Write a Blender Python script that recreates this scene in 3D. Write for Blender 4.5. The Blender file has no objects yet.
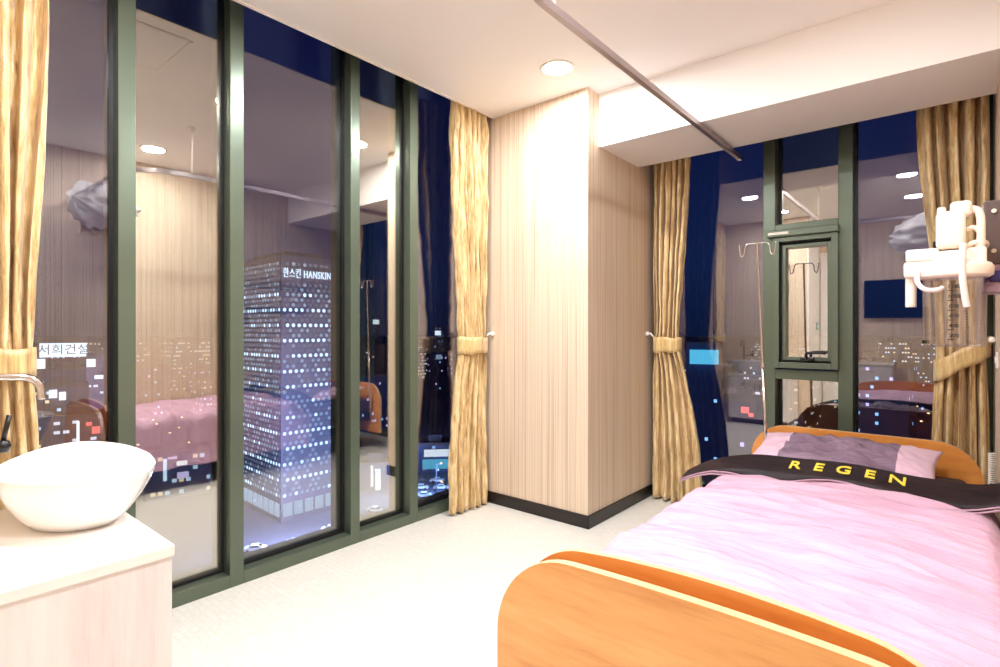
import bpy, bmesh, math, random
from mathutils import Vector, Matrix, noise
random.seed(7)
C = bpy.context.scene
COL = C.collection
PI = math.pi
CZ = 1.126                     # eye height
F = Vector((-0.6438, 0.7652, 0)); R = Vector((0.7652, 0.6438, 0))

def P(u, v, s):
    """a point of the place: bearing u, elevation v, distance s from the eye"""
    p = F * s + R * ((u - 500) / 542 * s)
    return Vector((p.x, p.y, CZ + (330 - v) / 542 * s))

def sr(r, g, b):
    f = lambda c: (c / 255 / 12.92) if c / 255 <= .04045 else ((c / 255 + .055) / 1.055) ** 2.4
    return (f(r), f(g), f(b), 1)

# ------------------------------------------------------------------ materials
MATS = {}
def mat(name, col=(.8, .8, .8, 1), rough=.5, metal=0, spec=.5, emit=None, estr=0, sheen=0, coat=0, alpha=1):
    m = bpy.data.materials.new(name); m.use_nodes = True
    b = m.node_tree.nodes['Principled BSDF']
    b.inputs['Base Color'].default_value = col
    b.inputs['Roughness'].default_value = rough
    b.inputs['Metallic'].default_value = metal
    b.inputs['Specular IOR Level'].default_value = spec
    b.inputs['Sheen Weight'].default_value = sheen
    b.inputs['Coat Weight'].default_value = coat
    if emit:
        b.inputs['Emission Color'].default_value = emit
        b.inputs['Emission Strength'].default_value = estr
        m.cycles.emission_sampling = 'NONE'
    MATS[name] = m
    return m

class NT:
    def __init__(s, m): s.t = m.node_tree; s.n = s.t.nodes; s.l = s.t.links; s.b = s.n['Principled BSDF']
    def node(s, k, **kw):
        n = s.n.new(k)
        for a, v in kw.items():
            if a.startswith('i_'):
                n.inputs[a[2:].replace('_', ' ')].default_value = v
            else: setattr(n, a, v)
        return n
    def link(s, a, b): s.l.new(a, b)
    def coord(s, kind='Object', scale=(1, 1, 1), rot=(0, 0, 0)):
        tc = s.node('ShaderNodeTexCoord'); mp = s.node('ShaderNodeMapping')
        mp.inputs['Scale'].default_value = scale; mp.inputs['Rotation'].default_value = rot
        s.link(tc.outputs[kind], mp.inputs[0]); return mp.outputs[0]
    def geo(s, scale=(1, 1, 1)):
        g = s.node('ShaderNodeNewGeometry'); mp = s.node('ShaderNodeMapping')
        mp.inputs['Scale'].default_value = scale
        s.link(g.outputs['Position'], mp.inputs[0]); return mp.outputs[0]
    def noise(s, vec, scale=5, detail=3, rough=.5):
        n = s.node('ShaderNodeTexNoise'); n.inputs['Scale'].default_value = scale
        n.inputs['Detail'].default_value = detail; n.inputs['Roughness'].default_value = rough
        s.link(vec, n.inputs['Vector']); return n.outputs['Fac']
    def ramp(s, fac, stops):
        r = s.node('ShaderNodeValToRGB'); e = r.color_ramp.elements
        while len(e) < len(stops): e.new(.5)
        for k, (p, c) in enumerate(stops): e[k].position = p; e[k].color = c
        s.link(fac, r.inputs[0]); return r.outputs['Color']
    def math(s, op, a, b=None, c=None):
        n = s.node('ShaderNodeMath', operation=op)
        for k, x in enumerate((a, b, c)):
            if x is None: continue
            if isinstance(x, (int, float)): n.inputs[k].default_value = x
            else: s.link(x, n.inputs[k])
        return n.outputs[0]
    def bump(s, h, strength=.2, dist=.01):
        n = s.node('ShaderNodeBump'); n.inputs['Strength'].default_value = strength
        n.inputs['Distance'].default_value = dist
        s.link(h, n.inputs['Height']); s.link(n.outputs[0], s.b.inputs['Normal'])

def stripes(name, light, mid, dark, k=1.0):
    m = mat(name, light, .65, spec=.25); t = NT(m)
    v = t.geo((110 * k, 110 * k, .22)); a = t.noise(v, 1.6, 2, .6)
    v2 = t.geo((270 * k, 270 * k, .8)); b = t.noise(v2, 1.4, 2, .6)
    mix = t.math('ADD', t.math('MULTIPLY', a, .55), t.math('MULTIPLY', b, .45))
    c = t.ramp(mix, [(.34, dark), (.46, mid), (.57, light)])
    t.link(c, t.b.inputs['Base Color']); t.bump(mix, .06, .002)
    return m

M_wallp = stripes('striped_wallpaper', sr(226, 208, 186), sr(214, 193, 169), sr(176, 150, 126))
M_white = mat('white_paint', sr(242, 238, 235), .6, spec=.3)
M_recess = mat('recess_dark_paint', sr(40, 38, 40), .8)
M_base = mat('dark_baseboard', sr(30, 22, 20), .35)
M_frame = mat('green_grey_aluminium', sr(94, 105, 90), .3, .4)
M_gasket = mat('black_gasket', sr(14, 14, 16), .5)
M_black = mat('black_plastic', sr(16, 15, 17), .3)
M_chrome = mat('chrome', sr(215, 208, 205), .16, 1)
M_rail = mat('brushed_rail', sr(178, 166, 168), .3, .8)
M_trim = mat('satin_white_metal', sr(240, 232, 222), .35)
M_lamp = mat('lamp_diffuser', (1, 1, 1, 1), .5, emit=(1, .97, .93, 1), estr=12)
M_ceram = mat('white_ceramic', sr(246, 244, 242), .12, coat=.5)
M_plasticw = mat('cream_plastic', sr(246, 234, 222), .35)
M_hose = mat('clear_white_hose', sr(240, 230, 225), .3)
M_console = mat('grey_console', sr(104, 90, 90), .4, .3)
M_lilac = mat('lilac_panel', sr(176, 150, 172), .35)
M_screen = mat('screen_off', sr(6, 8, 16), .08)
M_navy = mat('blue_label', sr(60, 52, 120), .3)
M_yellow = mat('yellow_embroidery', sr(225, 205, 70), .6)
M_bedmetal = mat('bed_metal', sr(70, 66, 70), .4, .6)
M_rubber = mat('rubber', sr(25, 25, 27), .7)
M_ink = mat('black_ink', sr(40, 30, 28), .6)

# floor: pale woven vinyl
m = mat('woven_vinyl_floor', sr(226, 220, 208), .38, spec=.45); t = NT(m)
v = t.geo((26, 90, 1)); n1 = t.noise(v, 1.2, 2)
br = t.node('ShaderNodeTexBrick'); br.inputs['Scale'].default_value = 9
br.inputs['Color1'].default_value = sr(226, 224, 218); br.inputs['Color2'].default_value = sr(216, 212, 205)
br.inputs['Mortar'].default_value = sr(212, 208, 198); br.inputs['Mortar Size'].default_value = .03
t.link(t.geo((1, 1, 1)), br.inputs['Vector'])
c = t.ramp(n1, [(.3, sr(212, 207, 195)), (.7, sr(228, 225, 218))])
mx = t.node('ShaderNodeMix', data_type='RGBA'); mx.inputs[0].default_value = .5
t.link(br.outputs['Color'], mx.inputs[6]); t.link(c, mx.inputs[7]); t.link(mx.outputs[2], t.b.inputs['Base Color'])
t.bump(n1, .05, .002); M_floor = m

def wood(name, c1, c2, c3, axis='X', rough=.35):
    m = mat(name, c1, rough, coat=.15); t = NT(m)
    sc = {'X': (1.1, 9, 9), 'Y': (9, 1.1, 9), 'Z': (9, 9, .8)}[axis]
    v = t.geo(sc); a = t.noise(v, 1.6, 6, .62)
    v2 = t.geo(tuple(q * 5 for q in sc)); b = t.noise(v2, 1.5, 3, .6)
    mix = t.math('ADD', t.math('MULTIPLY', a, .7), t.math('MULTIPLY', b, .3))
    c = t.ramp(mix, [(.34, c3), (.5, c2), (.64, c1)])
    t.link(c, t.b.inputs['Base Color']); return m
M_wood = wood('beech_veneer', sr(236, 182, 116), sr(230, 168, 100), sr(210, 140, 76))
M_wood_in = wood('amber_veneer', sr(228, 156, 80), sr(222, 146, 70), sr(204, 124, 54))
M_edge = wood('pale_edge_band', sr(228, 190, 148), sr(224, 184, 140), sr(214, 172, 128))
M_whitewood = wood('white_ash_laminate', sr(236, 232, 232), sr(230, 225, 225), sr(220, 212, 212), 'Z')
M_counter = mat('white_solid_surface', sr(244, 240, 236), .3)

def satin(name, hi, mid, lo, vscale=1.0):
    m = mat(name, mid, .38, spec=.5, sheen=.4); t = NT(m)
    v = t.geo((26, 26, 3.2 * vscale)); a = t.noise(v, 1.5, 5, .6)
    v2 = t.geo((120, 120, 9)); b = t.noise(v2, 1.2, 3, .6)
    mix = t.math('ADD', t.math('MULTIPLY', a, .6), t.math('MULTIPLY', b, .4))
    c = t.ramp(mix, [(.36, lo), (.5, mid), (.6, hi)])
    t.link(c, t.b.inputs['Base Color']); t.bump(mix, .25, .006); return m
M_gold = satin('gold_satin', sr(230, 208, 162), sr(208, 178, 124), sr(152, 114, 68))
M_gold_d = satin('gold_satin_band', sr(226, 202, 152), sr(208, 176, 116), sr(168, 134, 88))
M_voile = mat('white_voile', sr(248, 244, 240), .7, sheen=.3)

def cloth(name, col, col2, rough=.55, bump=.3, sheen=.15):
    m = mat(name, col, rough, sheen=sheen, spec=.35 if sheen else .2); t = NT(m)
    v = t.geo((2.0, 9, 6)); a = t.noise(v, 1.5, 4, .55)
    c = t.ramp(a, [(.35, col2), (.6, col)]); t.link(c, t.b.inputs['Base Color'])
    t.bump(a, bump, .03); return m
M_pink = cloth('pink_duvet_cloth', sr(208, 168, 190), sr(196, 152, 176), .5, 1.0)
M_charc = cloth('charcoal_satin', sr(42, 30, 33), sr(32, 22, 25), .5, .3, 0)
M_mauve = cloth('mauve_satin', sr(140, 116, 134), sr(114, 92, 110), .38, .9, 0)
M_pinkp = cloth('pink_pillow_cloth', sr(222, 186, 204), sr(214, 176, 194), .5, .3)
M_pipe = mat('mauve_piping', sr(176, 140, 158), .5)
M_matt = mat('mattress_ticking', sr(60, 50, 60), .6)

def glass(name, refl, tint=(1, 1, 1, 1), rt=(1, 1, 1, 1), rough=0.0):
    m = bpy.data.materials.new(name); m.use_nodes = True
    nt = m.node_tree; nt.nodes.clear()
    o = nt.nodes.new('ShaderNodeOutputMaterial'); mx = nt.nodes.new('ShaderNodeMixShader')
    tr = nt.nodes.new('ShaderNodeBsdfTransparent'); gl = nt.nodes.new('ShaderNodeBsdfGlossy')
    fr = nt.nodes.new('ShaderNodeFresnel'); fr.inputs[0].default_value = 1.45
    ad = nt.nodes.new('ShaderNodeMath'); ad.operation = 'MULTIPLY_ADD'
    ad.inputs[1].default_value = .5; ad.inputs[2].default_value = refl
    nt.links.new(fr.outputs[0], ad.inputs[0]); nt.links.new(ad.outputs[0], mx.inputs[0])
    tr.inputs[0].default_value = tint; gl.inputs[0].default_value = rt; gl.inputs['Roughness'].default_value = rough
    nt.links.new(tr.outputs[0], mx.inputs[1]); nt.links.new(gl.outputs[0], mx.inputs[2])
    nt.links.new(mx.outputs[0], o.inputs[0]); return m
G_soft = glass('blue_tinted_glass', .11, (.9, .95, 1, 1), (1, .92, .90, 1))
G_mirror = glass('coated_reflective_glass', .36, (.9, .95, .95, 1), (1, .95, .86, 1))
G_jar = glass('clear_jar_plastic', .05, (.93, .92, .94, 1))

# ------------------------------------------------------------------ mesh helpers
OFF = {}
def link(o): COL.objects.link(o); return o
def thing(name, label=None, cat=None, loc=(0, 0, 0), group=None, kind=None):
    o = bpy.data.objects.new(name, None); o.empty_display_size = .1; link(o); o.location = loc
    tag(o, label, cat, group, kind); OFF[o.name] = Vector(loc); return o
def tag(o, label=None, cat=None, group=None, kind=None):
    if label: o['label'] = label
    if cat: o['category'] = cat
    if group: o['group'] = group
    if kind: o['kind'] = kind
    return o
def finish(name, bm, m, parent=None, smooth=False, label=None, cat=None, group=None, kind=None, sharp=None):
    me = bpy.data.meshes.new(name)
    bmesh.ops.recalc_face_normals(bm, faces=bm.faces[:])
    for f in bm.faces: f.smooth = smooth
    if parent is not None: off = OFF[parent.name]
    else:
        vs = [v.co for v in bm.verts]
        lo = Vector([min(v[k] for v in vs) for k in range(3)]); hi = Vector([max(v[k] for v in vs) for k in range(3)])
        off = Vector(((lo.x + hi.x) / 2, (lo.y + hi.y) / 2, lo.z))
    for v in bm.verts: v.co -= off
    bm.to_mesh(me); bm.free()
    for x in (m if isinstance(m, (list, tuple)) else [m]): me.materials.append(x)
    if smooth and sharp is not None:
        try: me.set_sharp_from_angle(angle=sharp)
        except Exception: pass
    o = bpy.data.objects.new(name, me); link(o)
    if parent is not None: o.parent = parent
    else: o.location = off
    OFF[o.name] = off
    tag(o, label, cat, group, kind)
    return o
def B(): return bmesh.new()
def box(bm, lo, hi, bev=0, mi=0, seg=2):
    lo = Vector(lo); hi = Vector(hi)
    vs = [bm.verts.new((x, y, z)) for x in (lo.x, hi.x) for y in (lo.y, hi.y) for z in (lo.z, hi.z)]
    fs = [(0, 1, 3, 2), (4, 6, 7, 5), (0, 4, 5, 1), (2, 3, 7, 6), (0, 2, 6, 4), (1, 5, 7, 3)]
    fc = [bm.faces.new([vs[i] for i in f]) for f in fs]
    for f in fc: f.material_index = mi
    if bev > 0:
        ed = list({e for f in fc for e in f.edges})
        r = bmesh.ops.bevel(bm, geom=ed, offset=bev, segments=seg, affect='EDGES', profile=.5)
        for f in r['faces']: f.material_index = mi
    return vs
def obox(bm, c, ax, ay, az, hx, hy, hz, mi=0):
    vs = [bm.verts.new(c + ax * (sx * hx) + ay * (sy * hy) + az * (sz * hz)) for sx in (-1, 1) for sy in (-1, 1) for sz in (-1, 1)]
    fs = [(0, 1, 3, 2), (4, 6, 7, 5), (0, 4, 5, 1), (2, 3, 7, 6), (0, 2, 6, 4), (1, 5, 7, 3)]
    for f in fs: bm.faces.new([vs[i] for i in f]).material_index = mi
def tube(bm, pts, r, seg=12, cap=True, mi=0):
    pts = [Vector(p) for p in pts]; rings = []
    rr = r if isinstance(r, (list, tuple)) else [r] * len(pts)
    up = None
    for k, p in enumerate(pts):
        d = (pts[min(k + 1, len(pts) - 1)] - pts[max(k - 1, 0)]).normalized()
        if up is None:
            a = Vector((0, 0, 1)) if abs(d.z) < .9 else Vector((1, 0, 0)); up = (a - d * a.dot(d)).normalized()
        else:
            up = (up - d * up.dot(d)); up = up.normalized() if up.length > 1e-6 else Vector((1, 0, 0))
        w = d.cross(up)
        rings.append([bm.verts.new(p + (up * math.cos(2 * PI * i / seg) + w * math.sin(2 * PI * i / seg)) * rr[k]) for i in range(seg)])
    for a, b in zip(rings, rings[1:]):
        for i in range(seg):
            bm.faces.new((a[i], a[(i + 1) % seg], b[(i + 1) % seg], b[i])).material_index = mi
    if cap:
        bm.faces.new(rings[0][::-1]).material_index = mi; bm.faces.new(rings[-1]).material_index = mi
def lathe(bm, c, prof, seg=32, mi=0, sx=1, sy=1):
    c = Vector(c); rings = []
    for r, z in prof:
        if r < 1e-6: rings.append([bm.verts.new(c + Vector((0, 0, z)))])
        else: rings.append([bm.verts.new(c + Vector((r * sx * math.cos(2 * PI * i / seg), r * sy * math.sin(2 * PI * i / seg), z))) for i in range(seg)])
    for a, b in zip(rings, rings[1:]):
        for i in range(seg):
            j = (i + 1) % seg
            if len(a) == 1 and len(b) == 1: continue
            if len(a) == 1: f = (a[0], b[i], b[j])
            elif len(b) == 1: f = (a[i], a[j], b[0])
            else: f = (a[i], a[j], b[j], b[i])
            bm.faces.new(f).material_index = mi
def grid(bm, fn, nu, nv, closed_u=False, mi=0):
    vs = [[bm.verts.new(fn(i / nu, j / nv)) for j in range(nv + 1)] for i in range(nu + (0 if closed_u else 1))]
    n = len(vs)
    for i in range(nu):
        a = vs[i]; b = vs[(i + 1) % n]
        for j in range(nv): bm.faces.new((a[j], b[j], b[j + 1], a[j + 1])).material_index = mi
    return vs
def solid(o, th=.003, off=0):
    md = o.modifiers.new('thickness', 'SOLIDIFY'); md.thickness = th; md.offset = off; return o
def sbox(name, lo, hi, m, parent=None, bev=0, **kw):
    bm = B(); box(bm, lo, hi, bev); return finish(name, bm, m, parent, **kw)
def spline(pts, n=8):
    pts = [Vector(p) for p in pts]; out = []
    q = [pts[0]] + pts + [pts[-1]]
    for k in range(1, len(q) - 2):
        a, b, c, d = q[k - 1:k + 3]
        for i in range(n):
            t = i / n
            out.append(.5 * ((2 * b) + (c - a) * t + (2 * a - 5 * b + 4 * c - d) * t * t + (3 * b - a - 3 * c + d) * t ** 3))
    out.append(pts[-1]); return out
def text_mesh(bm, s, size, org, ax, up, thick=.0, center=True, zfun=None, mi=0, spacing=1.0, bold=0.0, height=None):
    cu = bpy.data.curves.new('t', 'FONT'); cu.body = s; cu.size = size; cu.space_character = spacing
    cu.offset = bold; cu.extrude = thick; cu.align_x = 'CENTER' if center else 'LEFT'; cu.align_y = 'CENTER'
    cu.resolution_u = 3
    o = bpy.data.objects.new('t', cu); COL.objects.link(o)
    bpy.context.view_layer.update()
    me = bpy.data.meshes.new_from_object(o.evaluated_get(bpy.context.evaluated_depsgraph_get()))
    bpy.data.objects.remove(o)
    nr = ax.cross(up)
    tmp = bmesh.new(); tmp.from_mesh(me)
    mp = {}
    for v in tmp.verts:
        p = org + ax * v.co.x + up * v.co.y + nr * v.co.z
        if zfun: p.z = zfun(p.x, p.y) + v.co.z
        mp[v.index] = bm.verts.new(p)
    tmp.verts.ensure_lookup_table()
    for f in tmp.faces:
        try: bm.faces.new([mp[v.index] for v in f.verts]).material_index = mi
        except ValueError: pass
    tmp.free(); bpy.data.meshes.remove(me); bpy.data.curves.remove(cu)

# ------------------------------------------------------------------ the room
XG, YG = -2.49, 3.70           # the two glass planes
H = 2.5
XR = .14                       # wall beside the bed
ST = dict(kind='structure')
sbox('floor', (-2.62, -.75, -.12), (.85, 3.82, 0), M_floor, **ST)
bm = B()
box(bm, (-2.29, -.75, H), (.85, 3.31, H + .25))
finish('ceiling', bm, M_white, **ST)
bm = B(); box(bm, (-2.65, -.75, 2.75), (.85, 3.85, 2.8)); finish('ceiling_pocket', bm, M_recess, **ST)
sbox('ceiling_beam', (-1.5935, 2.79, 2.193), (XR, 3.31, H), M_white, **ST)
sbox('trim_1', (-2.302, 0, H - .004), (-2.285, 2.668, H + .02), M_trim, **ST)
sbox('wall_pillar', (-2.60, 2.668, 0), (-1.5935, 3.62, 2.75), M_wallp, **ST)
bm = B(); box(bm, (-2.35, 2.659, 0), (-1.5845, 2.668, .075), .002); box(bm, (-1.5935, 2.66, 0), (-1.5845, 3.56, .075), .002)
finish('baseboard_pillar', bm, M_base, **ST)
sbox('wall_right', (XR, .8, 0), (XR + .1, 3.62, 2.75), M_wallp, **ST)
sbox('wall_entry', (.8, -.75, 0), (.85, .8, H), M_wallp, **ST)
sbox('wall_return', (XR, .8, 0), (.85, .85, H), M_wallp, **ST)
sbox('wall_vanity', (-2.62, -.06, 0), (-1.345, 0, 2.75), M_wallp, **ST)
sbox('wall_recess', (-1.345, -.68, 0), (-1.33, 0, H), M_white, **ST)
sbox('wall_television', (-1.34, -.75, 0), (.85, -.68, H), M_wallp, **ST)
sbox('baseboard_right', (XR - .008, .8, 0), (XR, 3.6, .075), M_base, bev=.002, **ST)
# white door leaf in the recess, with frame and handle
d = thing('door_1', loc=(-1.15, -.68, 0), kind='structure')
bm = B(); box(bm, (-1.32, -.675, 0), (-.97, -.65, 2.05), .004); finish('door_leaf', bm, M_white, d)
bm = B(); box(bm, (-.975, -.68, 0), (-.93, -.635, 2.1)); box(bm, (-1.33, -.68, 2.05), (-.93, -.635, 2.1)); finish('door_frame', bm, M_trim, d)
bm = B(); tube(bm, [(-1.02, -.65, .98), (-1.02, -.61, .98), (-1.12, -.61, .98)], .008); finish('door_handle', bm, M_chrome, d)

# ---- left window
w1 = thing('window_1', loc=(XG, 1.3, 0), kind='structure')
XF = -2.42
mull = [(-.03, .03), (.637, .696), (1.05, 1.11), (1.666, 1.722), (2.067, 2.128), (2.63, 2.668)]
for a, b in mull:
    bm = B(); box(bm, (XG - .12, a, 0), (XF, b, 2.75), .003); finish('mullion', bm, M_frame, w1)
for k in range(len(mull) - 1):
    a, b = mull[k][1], mull[k + 1][0]
    bm = B(); box(bm, (XG - .12, a, 0), (XF, b, .056), .003); finish('sill', bm, M_frame, w1)
    bm = B(); box(bm, (XG - .12, a, 2.7), (XF - .01, b, 2.75)); finish('head_rail', bm, M_frame, w1)
    bm = B()
    g = .014
    box(bm, (XG - .012, a, .056), (XG + .012, a + g, 2.7)); box(bm, (XG - .012, b - g, .056), (XG + .012, b, 2.7))
    box(bm, (XG - .012, a + g, .056), (XG + .012, b - g, .056 + g)); finish('gasket', bm, M_gasket, w1)
    bm = B(); box(bm, (XG - .003, a + g, .07), (XG + .003, b - g, 2.7))
    finish('glass_pane', bm, G_mirror if k in (1, 3) else G_soft, w1)

# ---- window behind the bed
w2 = thing('window_2', loc=(-.7, YG, 0), kind='structure')
YF = 3.60
for a, b in [(-1.5935, -1.55), (-.910, -.842), (-.514, -.442), (.095, XR)]:
    bm = B(); box(bm, (a, YF, 0), (b, YG + .1, 2.75), .003); finish('mullion', bm, M_frame, w2)
for a, b in [(-1.55, -.910), (-.442, .095)]:
    bm = B(); box(bm, (a, YF, 0), (b, YG + .1, .056), .003); finish('sill', bm, M_frame, w2)
    g = .014
    bm = B(); box(bm, (a, YG - .012, .056), (a + g, YG + .012, 2.75)); box(bm, (b - g, YG - .012, .056), (b, YG + .012, 2.75)); finish('gasket', bm, M_gasket, w2)
    bm = B(); box(bm, (a + g, YG - .003, .056), (b - g, YG + .003, 2.75)); finish('glass_pane', bm, G_soft, w2)
xa, xb = -.842, -.514
for z0, z1 in [(0, .056), (.83, .89), (1.685, 1.765)]:
    bm = B(); box(bm, (xa, YF + .002, z0), (xb, YG + .1, z1), .003); finish('transom', bm, M_frame, w2)
for z0, z1 in [(.056, .83), (1.765, 2.75)]:
    bm = B(); box(bm, (xa, YG - .012, z0), (xa + .016, YG + .012, z1)); box(bm, (xb - .012, YG - .012, z0), (xb, YG + .012, z1)); finish('gasket', bm, M_gasket, w2)
    bm = B(); box(bm, (xa + .016, YG - .003, z0), (xb - .012, YG + .003, z1)); finish('glass_pane', bm, G_mirror, w2)
def ring(bm, x0, x1, z0, z1, wd, y0, y1, bev=.002):
    box(bm, (x0, y0, z0), (x0 + wd, y1, z1), bev); box(bm, (x1 - wd, y0, z0), (x1, y1, z1), bev)
    box(bm, (x0 + wd, y0, z0), (x1 - wd, y1, z0 + wd), bev); box(bm, (x0 + wd, y0, z1 - wd), (x1 - wd, y1, z1), bev)
sx0, sx1, sz0, sz1 = -.845, -.508, .90, 1.685
bm = B(); ring(bm, sx0, sx1, sz0, sz1, .034, 3.555, 3.62); sash = finish('sash_frame', bm, M_frame, w2)
bm = B(); ring(bm, sx0 + .034, sx1 - .034, sz0 + .034, sz1 - .034, .01, 3.60, 3.70); finish('gasket', bm, M_gasket, sash)
bm = B(); ring(bm, sx0 + .046, sx1 - .036, sz0 + .046, sz1 - .05, .020, 3.585, 3.64); finish('inner_frame', bm, M_frame, sash)
bm = B(); box(bm, (sx0 + .06, 3.62, sz0 + .06), (sx1 - .05, 3.626, sz1 - .06)); finish('glass_pane', bm, G_mirror, sash)
bm = B(); box(bm, (sx0 - .03, 3.53, sz1 - .005), (sx1 + .005, 3.60, sz1 + .035), .004); finish('weather_hood', bm, M_frame, w2)
bm = B(); box(bm, (sx0 - .02, 3.5285, sz1 + .008), (sx0 + .09, 3.531, sz1 + .022)); finish('maker_plate', bm, M_trim, w2)
bm = B(); box(bm, (-.70, 3.56, sz0 + .045), (-.63, 3.59, sz0 + .065), .004); tube(bm, spline([(-.665, 3.565, sz0 + .06), (-.66, 3.55, sz0 + .09), (-.60, 3.545, sz0 + .095), (-.565, 3.545, sz0 + .093)]), .008)
finish('latch_handle', bm, M_black, w2, smooth=True, sharp=.6)

# ---- downlights
def area(name, loc, size, power, col=(.95, .975, 1), shape='DISK', spread=PI, parent=None, rot=(0, 0, 0)):
    l = bpy.data.lights.new(name, 'AREA'); l.shape = shape; l.size = size; l.energy = power; l.color = col; l.spread = spread
    o = bpy.data.objects.new(name, l); link(o); o.location = loc; o.rotation_euler = rot
    if parent: o.parent = parent; o.location = Vector(loc) - OFF[parent.name]
    return o
LT = [((-1.6, 2.37), 'recessed ceiling light glaring beside the striped pillar'),
      ((-1.63, 1.45), 'recessed ceiling light nearest the wide window, cut by the top edge of the view'),
      ((-1.55, .5), 'recessed ceiling light above the washbasin cabinet'),
      ((-.33, 1.45), 'recessed ceiling light above the middle of the bed'),
      ((-.33, .45), 'recessed ceiling light near the television wall')]
LP = 19
for (x, y), lb in LT:
    t_ = thing('ceiling_light', lb, 'light', (x, y, H), 'recessed round ceiling lights')
    bm = B(); lathe(bm, (x, y, H), [(.092, 0), (.092, -.004), (.085, -.007), (.076, -.004), (.074, 0)], 40); finish('trim_ring', bm, M_trim, t_, smooth=True)
    bm = B(); lathe(bm, (x, y, H), [(.0, -.003), (.075, -.003), (.076, 0)], 40); finish('diffuser', bm, M_lamp, t_)
    area('lamp', (x, y, H - .012), .14, LP, parent=t_)
bm = B(); lathe(bm, (-1.0, 1.95, H), [(.0, -.012), (.03, -.012), (.036, 0)], 24)
bm.free()
# access hatch in the ceiling
t_ = thing('ceiling_hatch', 'square white access hatch in the ceiling above the washbasin corner', 'hatch', (-1.96, .81, H))
bm = B(); x0, x1, y0, y1 = -2.195, -1.725, .58, 1.035
for a in ((x0, y0, x1, y0 + .012), (x0, y1 - .012, x1, y1), (x0, y0, x0 + .012, y1), (x1 - .012, y0, x1, y1)):
    box(bm, (a[0], a[1], H - .004), (a[2], a[3], H + .001))
finish('hatch_frame', bm, M_trim, t_)
bm = B(); box(bm, (x0 + .016, y0 + .016, H - .003), (x1 - .016, y1 - .016, H + .001), .001); finish('hatch_panel', bm, M_white, t_)

# ---- curtain rail
t_ = thing('curtain_rail', 'slim grey metal curtain track hung below the ceiling around the bed', 'rail', (-1.0, 2.2, 2.17))
XRA = -1.006
bm = B()
path = [Vector((XRA, 3.45, 2.172)), Vector((XRA, 1.42, 2.172))]
for k in range(1, 13):
    a = k / 12 * PI / 2; path.append(Vector((XRA + .3 * (1 - math.cos(a)), 1.42 - .3 * math.sin(a), 2.172)))
path.append(Vector((XR, 1.12, 2.172)))
prof = [(-.011, -.014), (.011, -.014), (.011, .012), (-.011, .012)]
rings = []
for k, p in enumerate(path):
    d_ = (path[min(k + 1, len(path) - 1)] - path[max(k - 1, 0)]).normalized(); w_ = Vector((-d_.y, d_.x, 0))
    rings.append([bm.verts.new(p + w_ * a + Vector((0, 0, b))) for a, b in prof])
for a, b in zip(rings, rings[1:]):
    for i in range(4): bm.faces.new((a[i], a[(i + 1) % 4], b[(i + 1) % 4], b[i]))
bm.faces.new(rings[0]); bm.faces.new(rings[-1][::-1])
finish('track', bm, M_rail, t_)
bm = B(); box(bm, (XRA - .014, 3.445, 2.154), (XRA + .014, 3.462, 2.19), .003); finish('end_cap', bm, M_chrome, t_)
for (x, y) in [(XRA, 1.47)]:
    bm = B(); tube(bm, [(x, y, 2.184), (x, y, H)], .006); lathe(bm, (x, y, H), [(.03, 0), (.026, -.01), (.008, -.03)], 20); finish('hanger_rod', bm, M_trim, t_, smooth=True)
for (x, y) in [(XRA, 2.83)]:
    pass

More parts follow.
